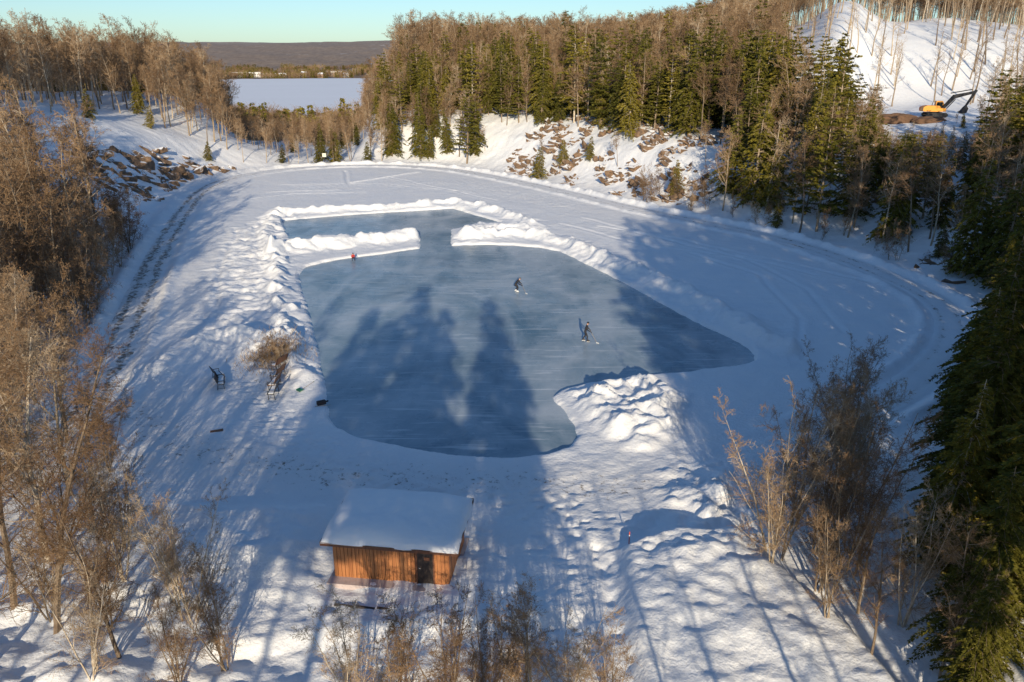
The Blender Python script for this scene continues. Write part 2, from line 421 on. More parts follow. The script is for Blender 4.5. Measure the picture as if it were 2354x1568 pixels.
def leafquads(P0,Dr,L,W,r):
    n=len(P0);L=np.broadcast_to(L,(n,)) ;W=np.broadcast_to(W,(n,))
    Dr=Dr/(np.linalg.norm(Dr,axis=1)[:,None]+1e-9)
    k=r.normal(0,1,(n,3));k-=Dr*np.sum(k*Dr,1)[:,None];k/=np.linalg.norm(k,axis=1)[:,None]+1e-9
    a=P0;m=P0+Dr*(L*.45)[:,None];e=P0+Dr*L[:,None]
    V=np.stack([a,m+k*(W/2)[:,None],e,m-k*(W/2)[:,None]],1).reshape(-1,3)
    return V,np.arange(4*n).reshape(n,4)
def conifer_mesh(name,seed,Ht,R,dens=26,whorl=.34,per=6,sz=.55,base=.06,kind='hemlock',power=.8):
    r=np.random.RandomState(seed);segs=[];PP=[];DD=[];LL=[]
    bend=r.normal(0,.25,2)
    def tr(z): return np.array([bend[0]*(z/Ht)**2,bend[1]*(z/Ht)**2,z])
    for i in range(8):
        z0=-.3+(Ht+.3)*i/8;z1=-.3+(Ht+.3)*(i+1)/8
        segs.append((*tr(z0),*tr(z1),Ht*.013*(1-i/8)+.015,Ht*.013*(1-(i+1)/8)+.015))
    z=Ht*base;lop=r.uniform(0,6.28)
    while z<Ht*.985:
        rel=z/Ht
        gap=r.uniform(.75,1.15) if kind=='hemlock' else (r.uniform(.45,1.25))
        n=per if rel<.8 else max(3,per-2)
        for kk in range(n):
            az=r.uniform(0,6.28);L=R*((1-rel)**power)*r.uniform(.45,1.25)*gap*(1+.18*math.cos(az-lop))+.18
            if rel<.2: L*=r.uniform(.4,1)
            up=.35 if kind!='hemlock' else .22
            dr=.28 if kind!='hemlock' else .62
            s=np.linspace(0,1,5);dv=np.array([math.cos(az),math.sin(az),0]);b0=tr(z+r.uniform(-.15,.15))
            slope=.5*max(0,rel-.6)
            pts=b0+dv*(L*s)[:,None];pts[:,2]+=L*((up+slope)*s-dr*s*s)
            for q in range(4):
                segs.append((*pts[q],*pts[q+1],.012+.012*L*(1-q/4),.008+.012*L*(1-(q+1)/4)))
            m=max(4,int(dens*L*(1.0 if L>1 else 1.4)));u=r.uniform(.12,1,m)**.8
            bp=b0+dv*(L*u)[:,None];bp[:,2]+=L*((up+slope)*u-dr*u*u)
            side=np.where(r.rand(m)<.5,1,-1)*r.uniform(.3,1.35,m)
            perp=np.array([-math.sin(az),math.cos(az),0])
            dd=dv*np.cos(side)[:,None]+perp*np.sin(side)[:,None]
            ls=sz*r.uniform(.5,1.25,m)*(.65+.7*(1-u))*(.6+.4*min(1,L/2))
            off=r.uniform(0,.75,m)*L*.28*(1.05-u)
            bp=bp+dd*off[:,None]
            dd[:,2]+=(-.38 if kind=='hemlock' else .15)+r.normal(0,.28,m)
            bp[:,2]-=off*.3*(kind=='hemlock')
            PP.append(bp);DD.append(dd);LL.append(ls)
        z+=whorl*r.uniform(.7,1.3)*(1 if kind=='hemlock' else 1.5)
    PP=np.concatenate(PP);DD=np.concatenate(DD);LL=np.concatenate(LL)
    V2,Q2=leafquads(PP,DD,LL,LL*.42,r)
    V1,Q1=seg_geo(segs,4)
    return mk_mesh(name,np.concatenate([V1,V2]),np.concatenate([Q1,Q2+len(V1)]),[M_bark,M_need],np.concatenate([np.zeros(len(Q1)),np.ones(len(Q2))]))

BARE=[bare_mesh('bare_tree_crown_%d'%i,10+i,16,(14,6,4,2),.36,tw=.021,start=(.34,.5,.3,.55,.4)[i]) for i in range(5)]
BUSHY=[bare_mesh('bare_shrub_crown_%d'%i,40+i,8,(9,5,4,2),.34,tw=.014,stems=3,start=.2,leaves=(250 if i==1 else 0)) for i in range(3)]
NEARB=[bare_mesh('near_bare_%d'%i,70+i,13,(15,7,6,4),.38,tw=.0075,start=.25,r0=.15) for i in range(3)]
NEARS=[bare_mesh('near_shrub_%d'%i,90+i,8,(9,6,5,3),.34,tw=.006,stems=5,start=.15,leaves=(350 if i==1 else 0),ang=(.4,.9)) for i in range(3)]
POLE=[bare_mesh('bare_pole_%d'%i,60+i,17,(9,5,4,2),.30,tw=.010,start=.5,r0=.24) for i in range(3)]
CON=[conifer_mesh('hemlock_%d'%i,100+i,18,4.5,14,.44,6,.68) for i in range(4)]
PINE=[conifer_mesh('pine_%d'%i,120+i,21,5.0,12,.55,6,.78,base=.15,kind='pine',power=.55) for i in range(3)]
TALL=[conifer_mesh('tall_pine_%d'%i,130+i,30,6.0,13,.5,7,.85,base=.42,kind='pine',power=.5) for i in range(2)]
HIGH=[conifer_mesh('high_pine_%d'%i,136+i,26,4.8,14,.42,7,.75,base=.58,kind='hemlock',power=.6) for i in range(2)]
YOUNG=[conifer_mesh('young_%d'%i,140+i,6,1.7,34,.22,7,.3,base=.03,power=.85) for i in range(2)]
NEARC=[conifer_mesh('near_hemlock_%d'%i,160+i,17,4.6,60,.32,7,.36) for i in range(3)]

R=random.Random(5)
def put(name,mesh,x,y,h,mh,parent=None,z=None,wide=1.0):
    s=h/mh
    if z is None: z=hz(x,y)
    return ob(name,mesh,parent,(x,y,z-.05),(R.gauss(0,.025),R.gauss(0,.025),R.uniform(0,6.28)),(s*wide,s*wide,s))
def scatter(x0,x1,y0,y1,sp):
    a=[]
    yy=y0
    while yy<y1:
        xx=x0
        while xx<x1:
            a.append((xx+R.uniform(-.48,.48)*sp,yy+R.uniform(-.48,.48)*sp));xx+=sp
        yy+=sp
    a=np.array(a);x,y=a[:,0],a[:,1]
    return x,y,height(x,y)[0],sdist(x,y,LOOP),segdist(x,y,PATHS)
def empty(n):
    return ob(n,None)
vis=lambda x,y,m=.08: abs(x)<(0.69+m)*max(y,1)*1.0+8
def sightlim(a,b_,c,h):
    # the clearing with the digger is open to the pond: only low growth in front
    if .45<a/b_<.575 and b_<178: return max(3.0,min(h,24.5-.066*math.hypot(a,b_)-c))
    return h
# left hillside: bare woods
fo=empty('bare_forest')
x,y,z,dl,dp=scatter(-190,-42,48,330,4.7)
for a,b_,c,d,p_ in zip(x,y,z,dl,dp):
    if d<6 or not vis(a,b_): continue
    if -100<a<-58 and 120<b_<192 and d<30: continue
    if a<-130 and R.random()<.35: continue
    if a>-62 and b_>205: continue
    hh=R.uniform(13,20)
    if a/b_>-.345 and b_>195: hh*=.5
    if R.random()<.045: put('tree',R.choice(CON),a,b_,hh*.6,18,fo,c)
    else: put('tree',R.choice(BARE),a,b_,hh,16,fo,c)
# brush along the left path
fo=empty('brush_thicket')
x,y,z,dl,dp=scatter(-75,-30,42,118,3.0)
for a,b_,c,d,p_ in zip(x,y,z,dl,dp):
    if d<3.5 or d>22: continue
    put('shrub',R.choice(BUSHY),a,b_,R.uniform(5,9.5),8,fo,c)
# far end trees towards the lake
fo=empty('bare_woodland')
x,y,z,dl,dp=scatter(-120,-8,200,400,4.8)
for a,b_,c,d,p_ in zip(x,y,z,dl,dp):
    if d<5: continue
    if a+.165*b_>3 or (a<-62 and b_<330): continue
    if R.random()<.2: continue
    gapx=-.335*b_<a<-.175*b_
    h=R.uniform(7,12.5) if gapx else R.uniform(13,17)
    if R.random()<.10: put('tree',R.choice(CON),a,b_,h*.8,18,fo,c)
    else: put('tree',R.choice(BARE),a,b_,h,16,fo,c)
# ridge : mixed conifers
fo=empty('conifer_forest')
x,y,z,dl,dp=scatter(-50,135,100,330,4.1)
for a,b_,c,d,p_ in zip(x,y,z,dl,dp):
    if a+.155*b_<-1 or d<6 or d>100: continue
    rt=a/b_
    small=False
    if -8<a<46 and 120<b_ and d<21 and rt<.26:
        if R.random()<.90: continue
        small=True
    if rt>.335 and b_>172: continue
    if d>60 and R.random()<.3: continue
    pc=.60 if d<62 else .28
    if d<16: pc=.48
    if R.random()<.08: continue
    hl=.85 if rt<-.05 else 1.0
    if rt>.40 and b_<175: hl=.8
    if small: hl=.42
    if R.random()<pc:
        if R.random()<.6: m,h,mh=R.choice(CON),R.uniform(10,20)*hl,18
        else: m,h,mh=R.choice(PINE),R.uniform(12,22)*hl,21
    else: m,h,mh=R.choice(BARE),R.uniform(13,18)*hl,16
    put('tree',m,a,b_,sightlim(a,b_,c,h),mh,fo,c,wide=R.uniform(.85,1.2))
# hill top and slope bare trees
fo=empty('hilltop_forest')
x,y,z,dl,dp=scatter(-40,330,200,430,5.0)
for a,b_,c,d,p_ in zip(x,y,z,dl,dp):
    if d<60 or a+.155*b_<4: continue
    rt=a/b_
    face=rt>.32 and b_<322
    if face and (R.random()<.66 or (b_<218 and rt<.58)): continue
    if not vis(a,b_,.05): continue
    if not face and b_>375 and R.random()<.6: continue
    if face: put('tree',R.choice(POLE),a,b_,R.uniform(13,19),17,fo,c)
    else: put('tree',R.choice((BARE[1],BARE[3],BARE[4])),a,b_,R.uniform(15,21),16,fo,c)
# right, shaded side
fo=empty('mixed_woodland')
x,y,z,dl,dp=scatter(40,125,48,100,3.9)
for a,b_,c,d,p_ in zip(x,y,z,dl,dp):
    if d<5.5 or not vis(a,b_,.1) : continue
    if R.random()<.1: continue
    hh=sightlim(a,b_,c,R.uniform(8,15))
    if R.random()<.45: put('tree',R.choice(CON),a,b_,hh,18,fo,c)
    else: put('tree',R.choice(BARE),a,b_,hh,16,fo,c)
# saplings on the bank beside the path
fo=empty('sapling_thicket')
x,y,z,dl,dp=scatter(20,75,70,150,3.3)
for a,b_,c,d,p_ in zip(x,y,z,dl,dp):
    if d<4.5 or d>11 or R.random()<.4: continue
    put('sapling',R.choice(BUSHY),a,b_,R.uniform(3,7),8,fo,c)
# distant woods: clumps instanced
def clump(name,seed,con):
    r=random.Random(seed);segs=[];PP=[];LL=[];DD=[];rs=np.random.RandomState(seed)
    for i in range(34):
        cx,cy=r.uniform(-18,18),r.uniform(-18,18);h=r.uniform(9,16)
        if r.random()<con:
            n=90;u=rs.rand(n);rad=(1-u)*3*rs.uniform(.3,1,n);az=rs.uniform(0,6.28,n)
            PP.append(np.stack([cx+rad*np.cos(az),cy+rad*np.sin(az),1+u*(h-1)],1));DD.append(np.stack([np.cos(az),np.sin(az),np.full(n,-.3)],1));LL.append(np.full(n,1.8))
        segs.append((cx,cy,-1,cx,cy,h*.8,.16,.05))
        for k in range(22):
            z0=h*r.uniform(.3,.85);a=r.uniform(0,6.28);l=r.uniform(1.2,3.2)
            px,py=cx+math.cos(a)*l*.7,cy+math.sin(a)*l*.7
            segs.append((cx,cy,z0,px,py,z0+l*.7,.06,.03))
            for q in range(2):
                segs.append((px,py,z0+l*.7,px+r.uniform(-1,1),py+r.uniform(-1,1),z0+l*.7+r.uniform(.3,1.6),.04,.02))
    V1,Q1=seg_geo(segs,3)
    if PP:
        PP=np.concatenate(PP);DD=np.concatenate(DD);LL=np.concatenate(LL)
        V2,Q2=leafquads(PP,DD,LL,LL*.6,rs)
        return mk_mesh(name,np.concatenate([V1,V2]),np.concatenate([Q1,Q2+len(V1)]),[M_twig,M_need],np.concatenate([np.zeros(len(Q1)),np.ones(len(Q2))]))
    return mk_mesh(name,V1,Q1,[M_twig])
CL=[clump('clump_%d'%i,200+i,(.05,.2,.5)[i]) for i in range(3)]
fo=empty('distant_forest')
pts=[]
for _ in range(1900):
    b_=420*math.exp(R.random()*1.9);a=R.uniform(-.72,0)*b_
    pts.append((a,b_))
A=np.array(pts);lk=sdist(A[:,0],A[:,1],LAKE);zz=height(A[:,0],A[:,1])[0];nn=fbm(A[:,0]/190,A[:,1]/190,301,3)
for (a,b_),l,c,q in zip(pts,lk,zz,nn):
    if l<14 or q>.22: continue
    ob('clump',CL[R.choice([0,0,1,1,2])],fo,(a,b_,c),(0,0,R.uniform(0,6.28)),(1,1,R.uniform(.75,1.1)))

# individually visible trees in the foreground
for x,y,h,k in ((-25,36,15,0),(-21.3,30,14,1),(-27.5,43,13,2),(-17.6,28.5,9.5,1),(-31.5,50,12,0),(-23,27.5,13,2),(-33,46,13,1),(-29,37.5,15,2),(-37,56,12,0),(-24.5,32,15,1),(-31,41.5,14,0),(-36,51,13,2),(-27,33,14,2)):
    put('bare_tree',NEARB[k],x,y,h,13)
for x,y,h,k in ((-13,28.5,6.5,1),(-15.5,31,7.5,0),(-20,34,7.5,2),(-24,39,7,1),(-18,27,7,0),(-21.5,37,7,0),(-26.5,46,6.5,2),(-17,33.5,5,1),(-14.5,27.2,6,2),(-22,31,8,0),(-28.5,41,8,1),(-19,30.5,7,2)):
    put('bare_shrub',NEARS[k],x,y,h,8)
for x,y,h,k in ((14.4,36.6,10.5,0),(16.4,39.5,9,2),(15.6,33.5,8,1),(17.8,35,10,0),(19.5,40.5,9,2),(21.5,45,9,1),(23,50,8.5,0),(18.5,30.5,7.5,2),(14.8,30.5,6.5,2),(17,37.2,9.5,1),(20.8,43,8,0),(13.4,34.5,6.5,2)):
    put('bare_shrub',NEARS[k],x,y,h,8)
for x,y,h,k in ((-6.4,25.5,6.0,0),(-4.6,25.9,5.4,1),(-2.6,25.7,6.2,2),(-.9,26.4,5.2,0),(.6,26.2,6.0,1),(2.4,26.0,5.4,0),(4,25.6,4.4,2),(-1,24,5.6,2)):
    put('bare_shrub',NEARS[k],x,y,h,8,wide=1.25)
for x,y,h,k in ((16.8,31.5,7,0),(20,29,7,1),(18.6,27.3,6.5,2),(16.0,28.3,6,1)):
    put('bare_tree',NEARB[k],x,y,h,13)
for x,y,h,k in ((21.6,33.5,10.5,0),(24.5,36.5,12.5,1),(20.2,28.0,9.5,1),(27.2,41.5,11.5,2),(31,47,13.5,1),(23.5,30.0,13,0),(34.5,53,11.5,0),(29.5,39,14.5,1),(18.6,25.4,7,2),(38.5,58,12,1),(42,63,10.5,0),(36,49,14,2)):
    put('hemlock_tree',NEARC[k],x,y,h,17,wide=R.uniform(.9,1.15))
for x,y,h,k in ((-89,172,6,0),(-83,187,5,1),(-71,188,4.5,0),(42.5,125,4.5,1),(56,101,4.5,0),(-49.5,207.5,7.5,1),(-37,207,5.5,0),(-46,210,8,0),(-58,203,4.5,1),(6,178,7,1),(11.5,181,5.5,0),(17,176,5,1),(-110,150,8,0),(-100,140,8,1)):
    put('young_pine_tree',YOUNG[k],x,y,h,6,wide=1.15)
# trees standing behind and beside the camera (they throw the long shadows)
for x,y,h in ((-12.2,-8,24.5),(-8.4,-9,27.5),(-5.8,-13,26),(-4.2,-7,25),(-.6,-10,27),(1.6,-6,22),(-10.2,-15,26)):
    put('hemlock_tree',R.choice(HIGH),x,y,h,26)
for x,y,h in ((-15,-8,18),(-17.5,2,16),(-21,-4,17),(-24,4,15),(-27,-9,19),(-31,0,17),(-36,6,16),(-22.5,12,13),(-33,12,15),(-28.5,15,14),(4.5,-12,15),(9.5,3,13),(12.5,9,13),(7.0,8,11.5),(14,-4,16),(3.6,4,12)):
    put('bare_tree',R.choice(POLE),x,y,h,17)
put('hemlock_tree',CON[1],2.2,5,10.5,18)
for x in range(-76,-38,5):
    put('hemlock_tree',R.choice(CON),x+R.uniform(-1,1),R.uniform(-12,25),R.uniform(15,20),18)
for x,y,h in ((17.5,6,29),(20.5,12,30),(18.5,-5,31),(24,17,30),(26.5,8,31),(29,21,30),(22.5,2,31),(33,26,29),(37,31,29),(31,11,31),(41,36,29),(27,-2,32),(46,41,28),(38,17,31),(50,47,28),(44,26,30),(56,55,27),(51,34,30),(35,3,32),(60,46,28),(57,32,30),(66,56,28),(64,40,30),(48,14,31),(72,48,30)):
    put('white_pine_tree',R.choice(TALL),x,y,h,30,wide=1.05)

# ------------------------------------------------------------ rocks
def hulls():
    r=[]
    for s in range(10):
        rr=random.Random(s);bm=bmesh.new()
        for _ in range(14): bm.verts.new((rr.uniform(-1,1)*1.3,rr.uniform(-1,1)*.8,rr.uniform(-1,1)*.6))
        q=bmesh.ops.convex_hull(bm,input=bm.verts)
        bmesh.ops.delete(bm,geom=[v for v in bm.verts if not v.link_faces],context='VERTS')
        bmesh.ops.triangulate(bm,faces=bm.faces)
        bm.verts.index_update()
        r.append((np.array([v.co[:] for v in bm.verts]),np.array([[v.index for v in f.verts] for f in bm.faces])));bm.free()
    return r
HU=hulls()
def rocks(name,pts):
    Vs=[];Qs=[];o=0
    for x,y,z,s in pts:
        v,f=HU[R.randrange(10)]
        M=np.array(Euler((R.gauss(.35,.25),R.gauss(.25,.3),R.gauss(.3,.5))).to_matrix())
        vv=(v*s*np.array([R.uniform(.8,1.7),R.uniform(.6,1),R.uniform(.6,1.2)]))@M.T+np.array([x,y,z-s*.15])
        Vs.append(vv);Qs.append(f+o);o+=len(v)
    return ob(name,mk_mesh(name,np.concatenate(Vs),np.concatenate(Qs),[M_rock]))
def rockzone(name,n,fn,smin,smax,th=-.05):
    p=[];
    for _ in range(n):
        x,y=fn();p.append((x,y,0,R.uniform(smin,smax)*R.choice([.4,.6,.8,1.1])))
    A=np.array(p);z=height(A[:,0],A[:,1])[0];d=sdist(A[:,0],A[:,1],LOOP);nn=fbm(A[:,0]/4,A[:,1]/4,407,3)
    rocks(name,[(a[0],a[1],zz,a[3]) for a,zz,dd,q in zip(A,z,d,nn) if dd>5.5 and q>th])
def zr():
    t=R.random();k=R.random();px=-9+t*37;py=189-t*55
    d=6+22*k;return px+d*.78,py+d*.62
rockzone('rock_outcrop',1700,zr,.5,1.4,.06)
def zl():
    t=R.random();return -74+R.uniform(-6,7)+t*4,138+t*52
rockzone('rock_outcrop',520,zl,.6,1.9,-.02)
rockzone('rock_outcrop',110,lambda:(R.uniform(50,66),R.uniform(92,130)),.5,1.4)

# ------------------------------------------------------------ box/cyl builder
class B:
    def __init__(s): s.V=[];s.F=[];s.M=[]
    def box(s,c,size,mat=0,rot=(0,0,0),bev=0):
        m=Euler(rot).to_matrix();o=len(s.V);h=[v/2 for v in size]
        for sx in(-1,1):
            for sy in(-1,1):
                for sz in(-1,1):
                    s.V.append(tuple(Vector(c)+m@Vector((sx*h[0],sy*h[1],sz*h[2]))))
        for f in((0,1,3,2),(4,6,7,5),(0,4,5,1),(2,3,7,6),(0,2,6,4),(1,5,7,3)):
            s.F.append(tuple(o+i for i in f));s.M.append(mat)
    def cyl(s,p0,p1,r0,r1=None,mat=0,n=10):
        r1=r0 if r1 is None else r1;p0=Vector(p0);p1=Vector(p1);a=(p1-p0).normalized()
        ref=Vector((1,0,0)) if abs(a.z)>.9 else Vector((0,0,1));u=a.cross(ref).normalized();v=a.cross(u)
        o=len(s.V)
        for p,r in((p0,r0),(p1,r1)):
            for i in range(n):
                t=i/n*2*math.pi;s.V.append(tuple(p+u*math.cos(t)*r+v*math.sin(t)*r))
        for i in range(n): s.F.append((o+i,o+(i+1)%n,o+n+(i+1)%n,o+n+i));s.M.append(mat)
        s.F.append(tuple(o+i for i in range(n))[::-1]);s.M.append(mat);s.F.append(tuple(o+n+i for i in range(n)));s.M.append(mat)
    def prism(s,prof,y0,y1,mat=0):
        o=len(s.V);n=len(prof)
        for y in(y0,y1):
            for p in prof: s.V.append((p[0],y,p[1]))
        for i in range(n): s.F.append((o+i,o+(i+1)%n,o+n+(i+1)%n,o+n+i));s.M.append(mat)
        s.F.append(tuple(range(o,o+n))[::-1]);s.M.append(mat);s.F.append(tuple(range(o+n,o+2*n)));s.M.append(mat)
    def mesh(s,name,mats,bev=0):
        me=bpy.data.meshes.new(name);me.from_pydata(s.V,[],s.F)
        for m in mats: me.materials.append(m)
        me.polygons.foreach_set('material_index',s.M)
        bm=bmesh.new();bm.from_mesh(me);bmesh.ops.recalc_face_normals(bm,faces=bm.faces)
        if bev:
            bmesh.ops.bevel(bm,geom=bm.edges[:],offset=bev,segments=2,affect='EDGES',material=-1)
        bm.to_mesh(me);bm.free();return me

# ------------------------------------------------------------ hut
M_wood,nt,b=newmat('cedar_siding')
tc=nt.nodes.new('ShaderNodeTexCoord').outputs['Object']
f=noise(nt,mapped(nt,tc,0,(9,9,.5)),1,5)
nt.links.new(ramp(nt,f,[(.3,(.28,.10,.032)),(.7,(.48,.20,.07))]),b.inputs['Base Color']);b.inputs['Roughness'].default_value=.6
M_dark=simple('dark_paint',(.035,.025,.02),.5)
M_trim=simple('trim_wood',(.15,.06,.03),.6)
M_conc=simple('concrete',(.50,.42,.40),.9)
hut=empty('wooden_hut');hut.location=(-6.0,36.4,.0);hut.rotation_euler=(0,0,math.radians(-7.5))
W,Dp,HF,HB=6.1,4.0,2.2,2.42
b1=B()
nb=31;bw=W/nb
for i in range(nb):
    x0=-W/2+bw*(i+.5)
    if 4.42<x0+W/2<5.34: 
        continue
    b1.box((x0,-Dp/2,HF/2+.06),(bw*.88,.05+.008*(i%3),HF-.06),0)
    b1.box((x0,Dp/2,HB/2+.06),(bw*.88,.05,HB-.06),0)
nd=20;dw=Dp/nd
for i in range(nd):
    y0=-Dp/2+dw*(i+.5);h=HF+(HB-HF)*(i+.5)/nd
    for sx in(-1,1): b1.box((sx*W/2,y0,h/2+.06),(.05+.008*(i%3),dw*.88,h-.06),0)
b1.box((0,0,1.06),(W-.06,Dp-.06,1.98),1)
b1.box((4.42+.46-W/2,-Dp/2-.0,2.14),(.92,.05,.2),0)
ob('walls',b1.mesh('walls',[M_wood,M_trim]),hut)
b2=B();dx=4.88-W/2
b2.box((dx,-Dp/2-.012,1.06),(.84,.05,1.95),0);b2.box((dx-.45,-Dp/2-.03,1.06),(.07,.09,2.05),1);b2.box((dx+.45,-Dp/2-.03,1.06),(.07,.09,2.05),1);b2.box((dx,-Dp/2-.03,2.07),(.83,.09,.07),1)
b2.cyl((dx-.32,-Dp/2-.1,1.05),(dx-.22,-Dp/2-.1,1.05),.018,mat=2,n=8);b2.cyl((dx-.32,-Dp/2-.02,1.05),(dx-.32,-Dp/2-.1,1.05),.018,mat=2,n=8)
b2.box((dx+.1,-Dp/2-.045,1.6),(.3,.02,.2),1)
M_met=simple('steel',(.4,.4,.42),.35,.9)
ob('door',b2.mesh('door',[M_dark,M_trim,M_met]),hut)
b3=B();sl=math.atan2(HB-HF,Dp)
b3.box((0,0,(HF+HB)/2+.10),(W+1.0,Dp+.75,.10),0,(sl,0,0))
b3.box((0,-(Dp+.75)/2*math.cos(sl)-.022,HF+.10-.5*math.sin(sl)),(W+1.04,.04,.20),1)
b3.box((0,(Dp+.75)/2*math.cos(sl)+.022,HB+.12),(W+1.04,.04,.20),1)
for sx in(-1,1): b3.box((sx*(W/2+.522),0,(HF+HB)/2+.09),(.04,Dp+.75,.20),1,(sl,0,0))
ob('roof',b3.mesh('roof',[M_trim,M_trim]),hut)
# snow on roof
nxr,nyr=96,72
u=np.linspace(-1,1,nxr);v=np.linspace(-1,1,nyr);U,Vv=np.meshgrid(u,v)
def prof(t,p): return np.clip(1-np.abs(t)**p,0,1)
xx=U*(W/2+.56);yy=Vv*(Dp/2+.42)
th=.66*(prof(U,5)**.5)*(prof(Vv,4)**.5)*(1+.14*fbm(xx/1.4+5,yy/1.4,500,3)+.10*np.cos(U*2.2+.6))
zz=HF+(HB-HF)*(yy+Dp/2)/Dp+.155+th
xx=xx+.08*fbm(yy/.8,xx*0+2,510,2)*np.abs(U)**4;yy=yy+.06*fbm(xx/.8,yy*0+7,512,2)*np.abs(Vv)**4
idx=np.arange(nxr*nyr).reshape(nyr,nxr)
Q=np.stack([idx[:-1,:-1],idx[:-1,1:],idx[1:,1:],idx[1:,:-1]],2).reshape(-1,4)
ob('roof_snow',mk_mesh('roof_snow',np.stack([xx,yy,zz],2).reshape(-1,3),Q,[M_cap],smooth=True),hut)
b4=B();b4.box((0,-.15,-.06),(W+.5,Dp+1.0,.3),0);ob('slab',b4.mesh('slab',[M_conc]),hut)
hut.location.z=.26
# log edging in front
bl=B()
for i in range(5): bl.cyl((i*1.1,0.05*i+R.gauss(0,.03),0),(i*1.1+1.0,0.05*i+R.gauss(0,.05),R.gauss(0,.03)),.09,.08,0,8)
o=ob('timber_edging',bl.mesh('timber_edging',[M_dark]),None,(-8.9,32.7,hz(-7,32.7)-.0),(0,0,-.17))

# ------------------------------------------------------------ benches
M_slat=simple('bench_wood',(.24,.11,.05),.6);M_iron=simple('cast_iron',(.03,.03,.032),.5,.4)
def bench_mesh(name,wood):
    b_=B();L=1.55
    for i in range(4): b_.box((0,-.02+i*.115,.45+.012*i*0),(L,.095,.03),0)
    for i in range(4): b_.box((0,.43+.045*i,.55+.125*i),(L,.028,.10),0,(-.3,0,0))
    for sx in(-.68,0.68):
        b_.cyl((sx,.0,.0),(sx,.02,.43),.026,.022,1,8);b_.cyl((sx,.46,0),(sx,.40,.45),.028,.024,1,8);b_.cyl((sx,.40,.43),(sx,.62,1.02),.022,.018,1,8)
        b_.box((sx,.2,.42),(.04,.44,.035),1);b_.cyl((sx,-.03,.43),(sx,-.03,.66),.018,mat=1,n=8);b_.box((sx,.2,.67),(.06,.5,.03),1);b_.cyl((sx,.0,.12),(sx,.45,.12),.014,mat=1,n=6)
    b_.box((0,.2,.478),(L*.9,.36,.03),2)
    return b_.mesh(name,[M_slat if wood else M_iron,M_iron,M_cap])
BW=bench_mesh('bench_wood',True);BI=bench_mesh('bench_iron',False)
for x,y,a,m in ((-24.6,61.8,2.2,BI),(-23.9,60.4,1.9,BI),(-20.6,64.3,-1.9,BW),(-20.2,62.3,-1.75,BW),(-19.9,60.2,-1.6,BW),(-19.5,58.4,-1.5,BI)):
    ob('park_bench',m,None,(x,y,hz(x,y)-.03),(0,0,a),(1.15,1.15,1.15))
# dry grass tufts
r=np.random.RandomState(3);n=2200
c=r.normal(0,1,(n,3))*np.array([1.3,1.8,0]);hh=height(c[:,0]-21.6,c[:,1]+67.0)[0]
P0=np.stack([c[:,0]-21.6,c[:,1]+67.0,hh-.03],1);dd=np.stack([r.normal(0,.5,n),r.normal(0,.5,n),np.ones(n)],1)
Vg,Qg=leafquads(P0,dd,r.uniform(.2,.75,n),.04,r)
ob('dry_grass',mk_mesh('dry_grass',Vg,Qg,[M_grass]))
for x,y,h in ((-21.2,66.5,1.9),(-20.6,65.6,1.5),(-22,68,1.7),(-22.8,67,1.5),(-21.8,65.5,1.4),(-20.9,68.2,1.6)):
    put('bare_shrub',BUSHY[1],x,y,h,8,wide=1.7)

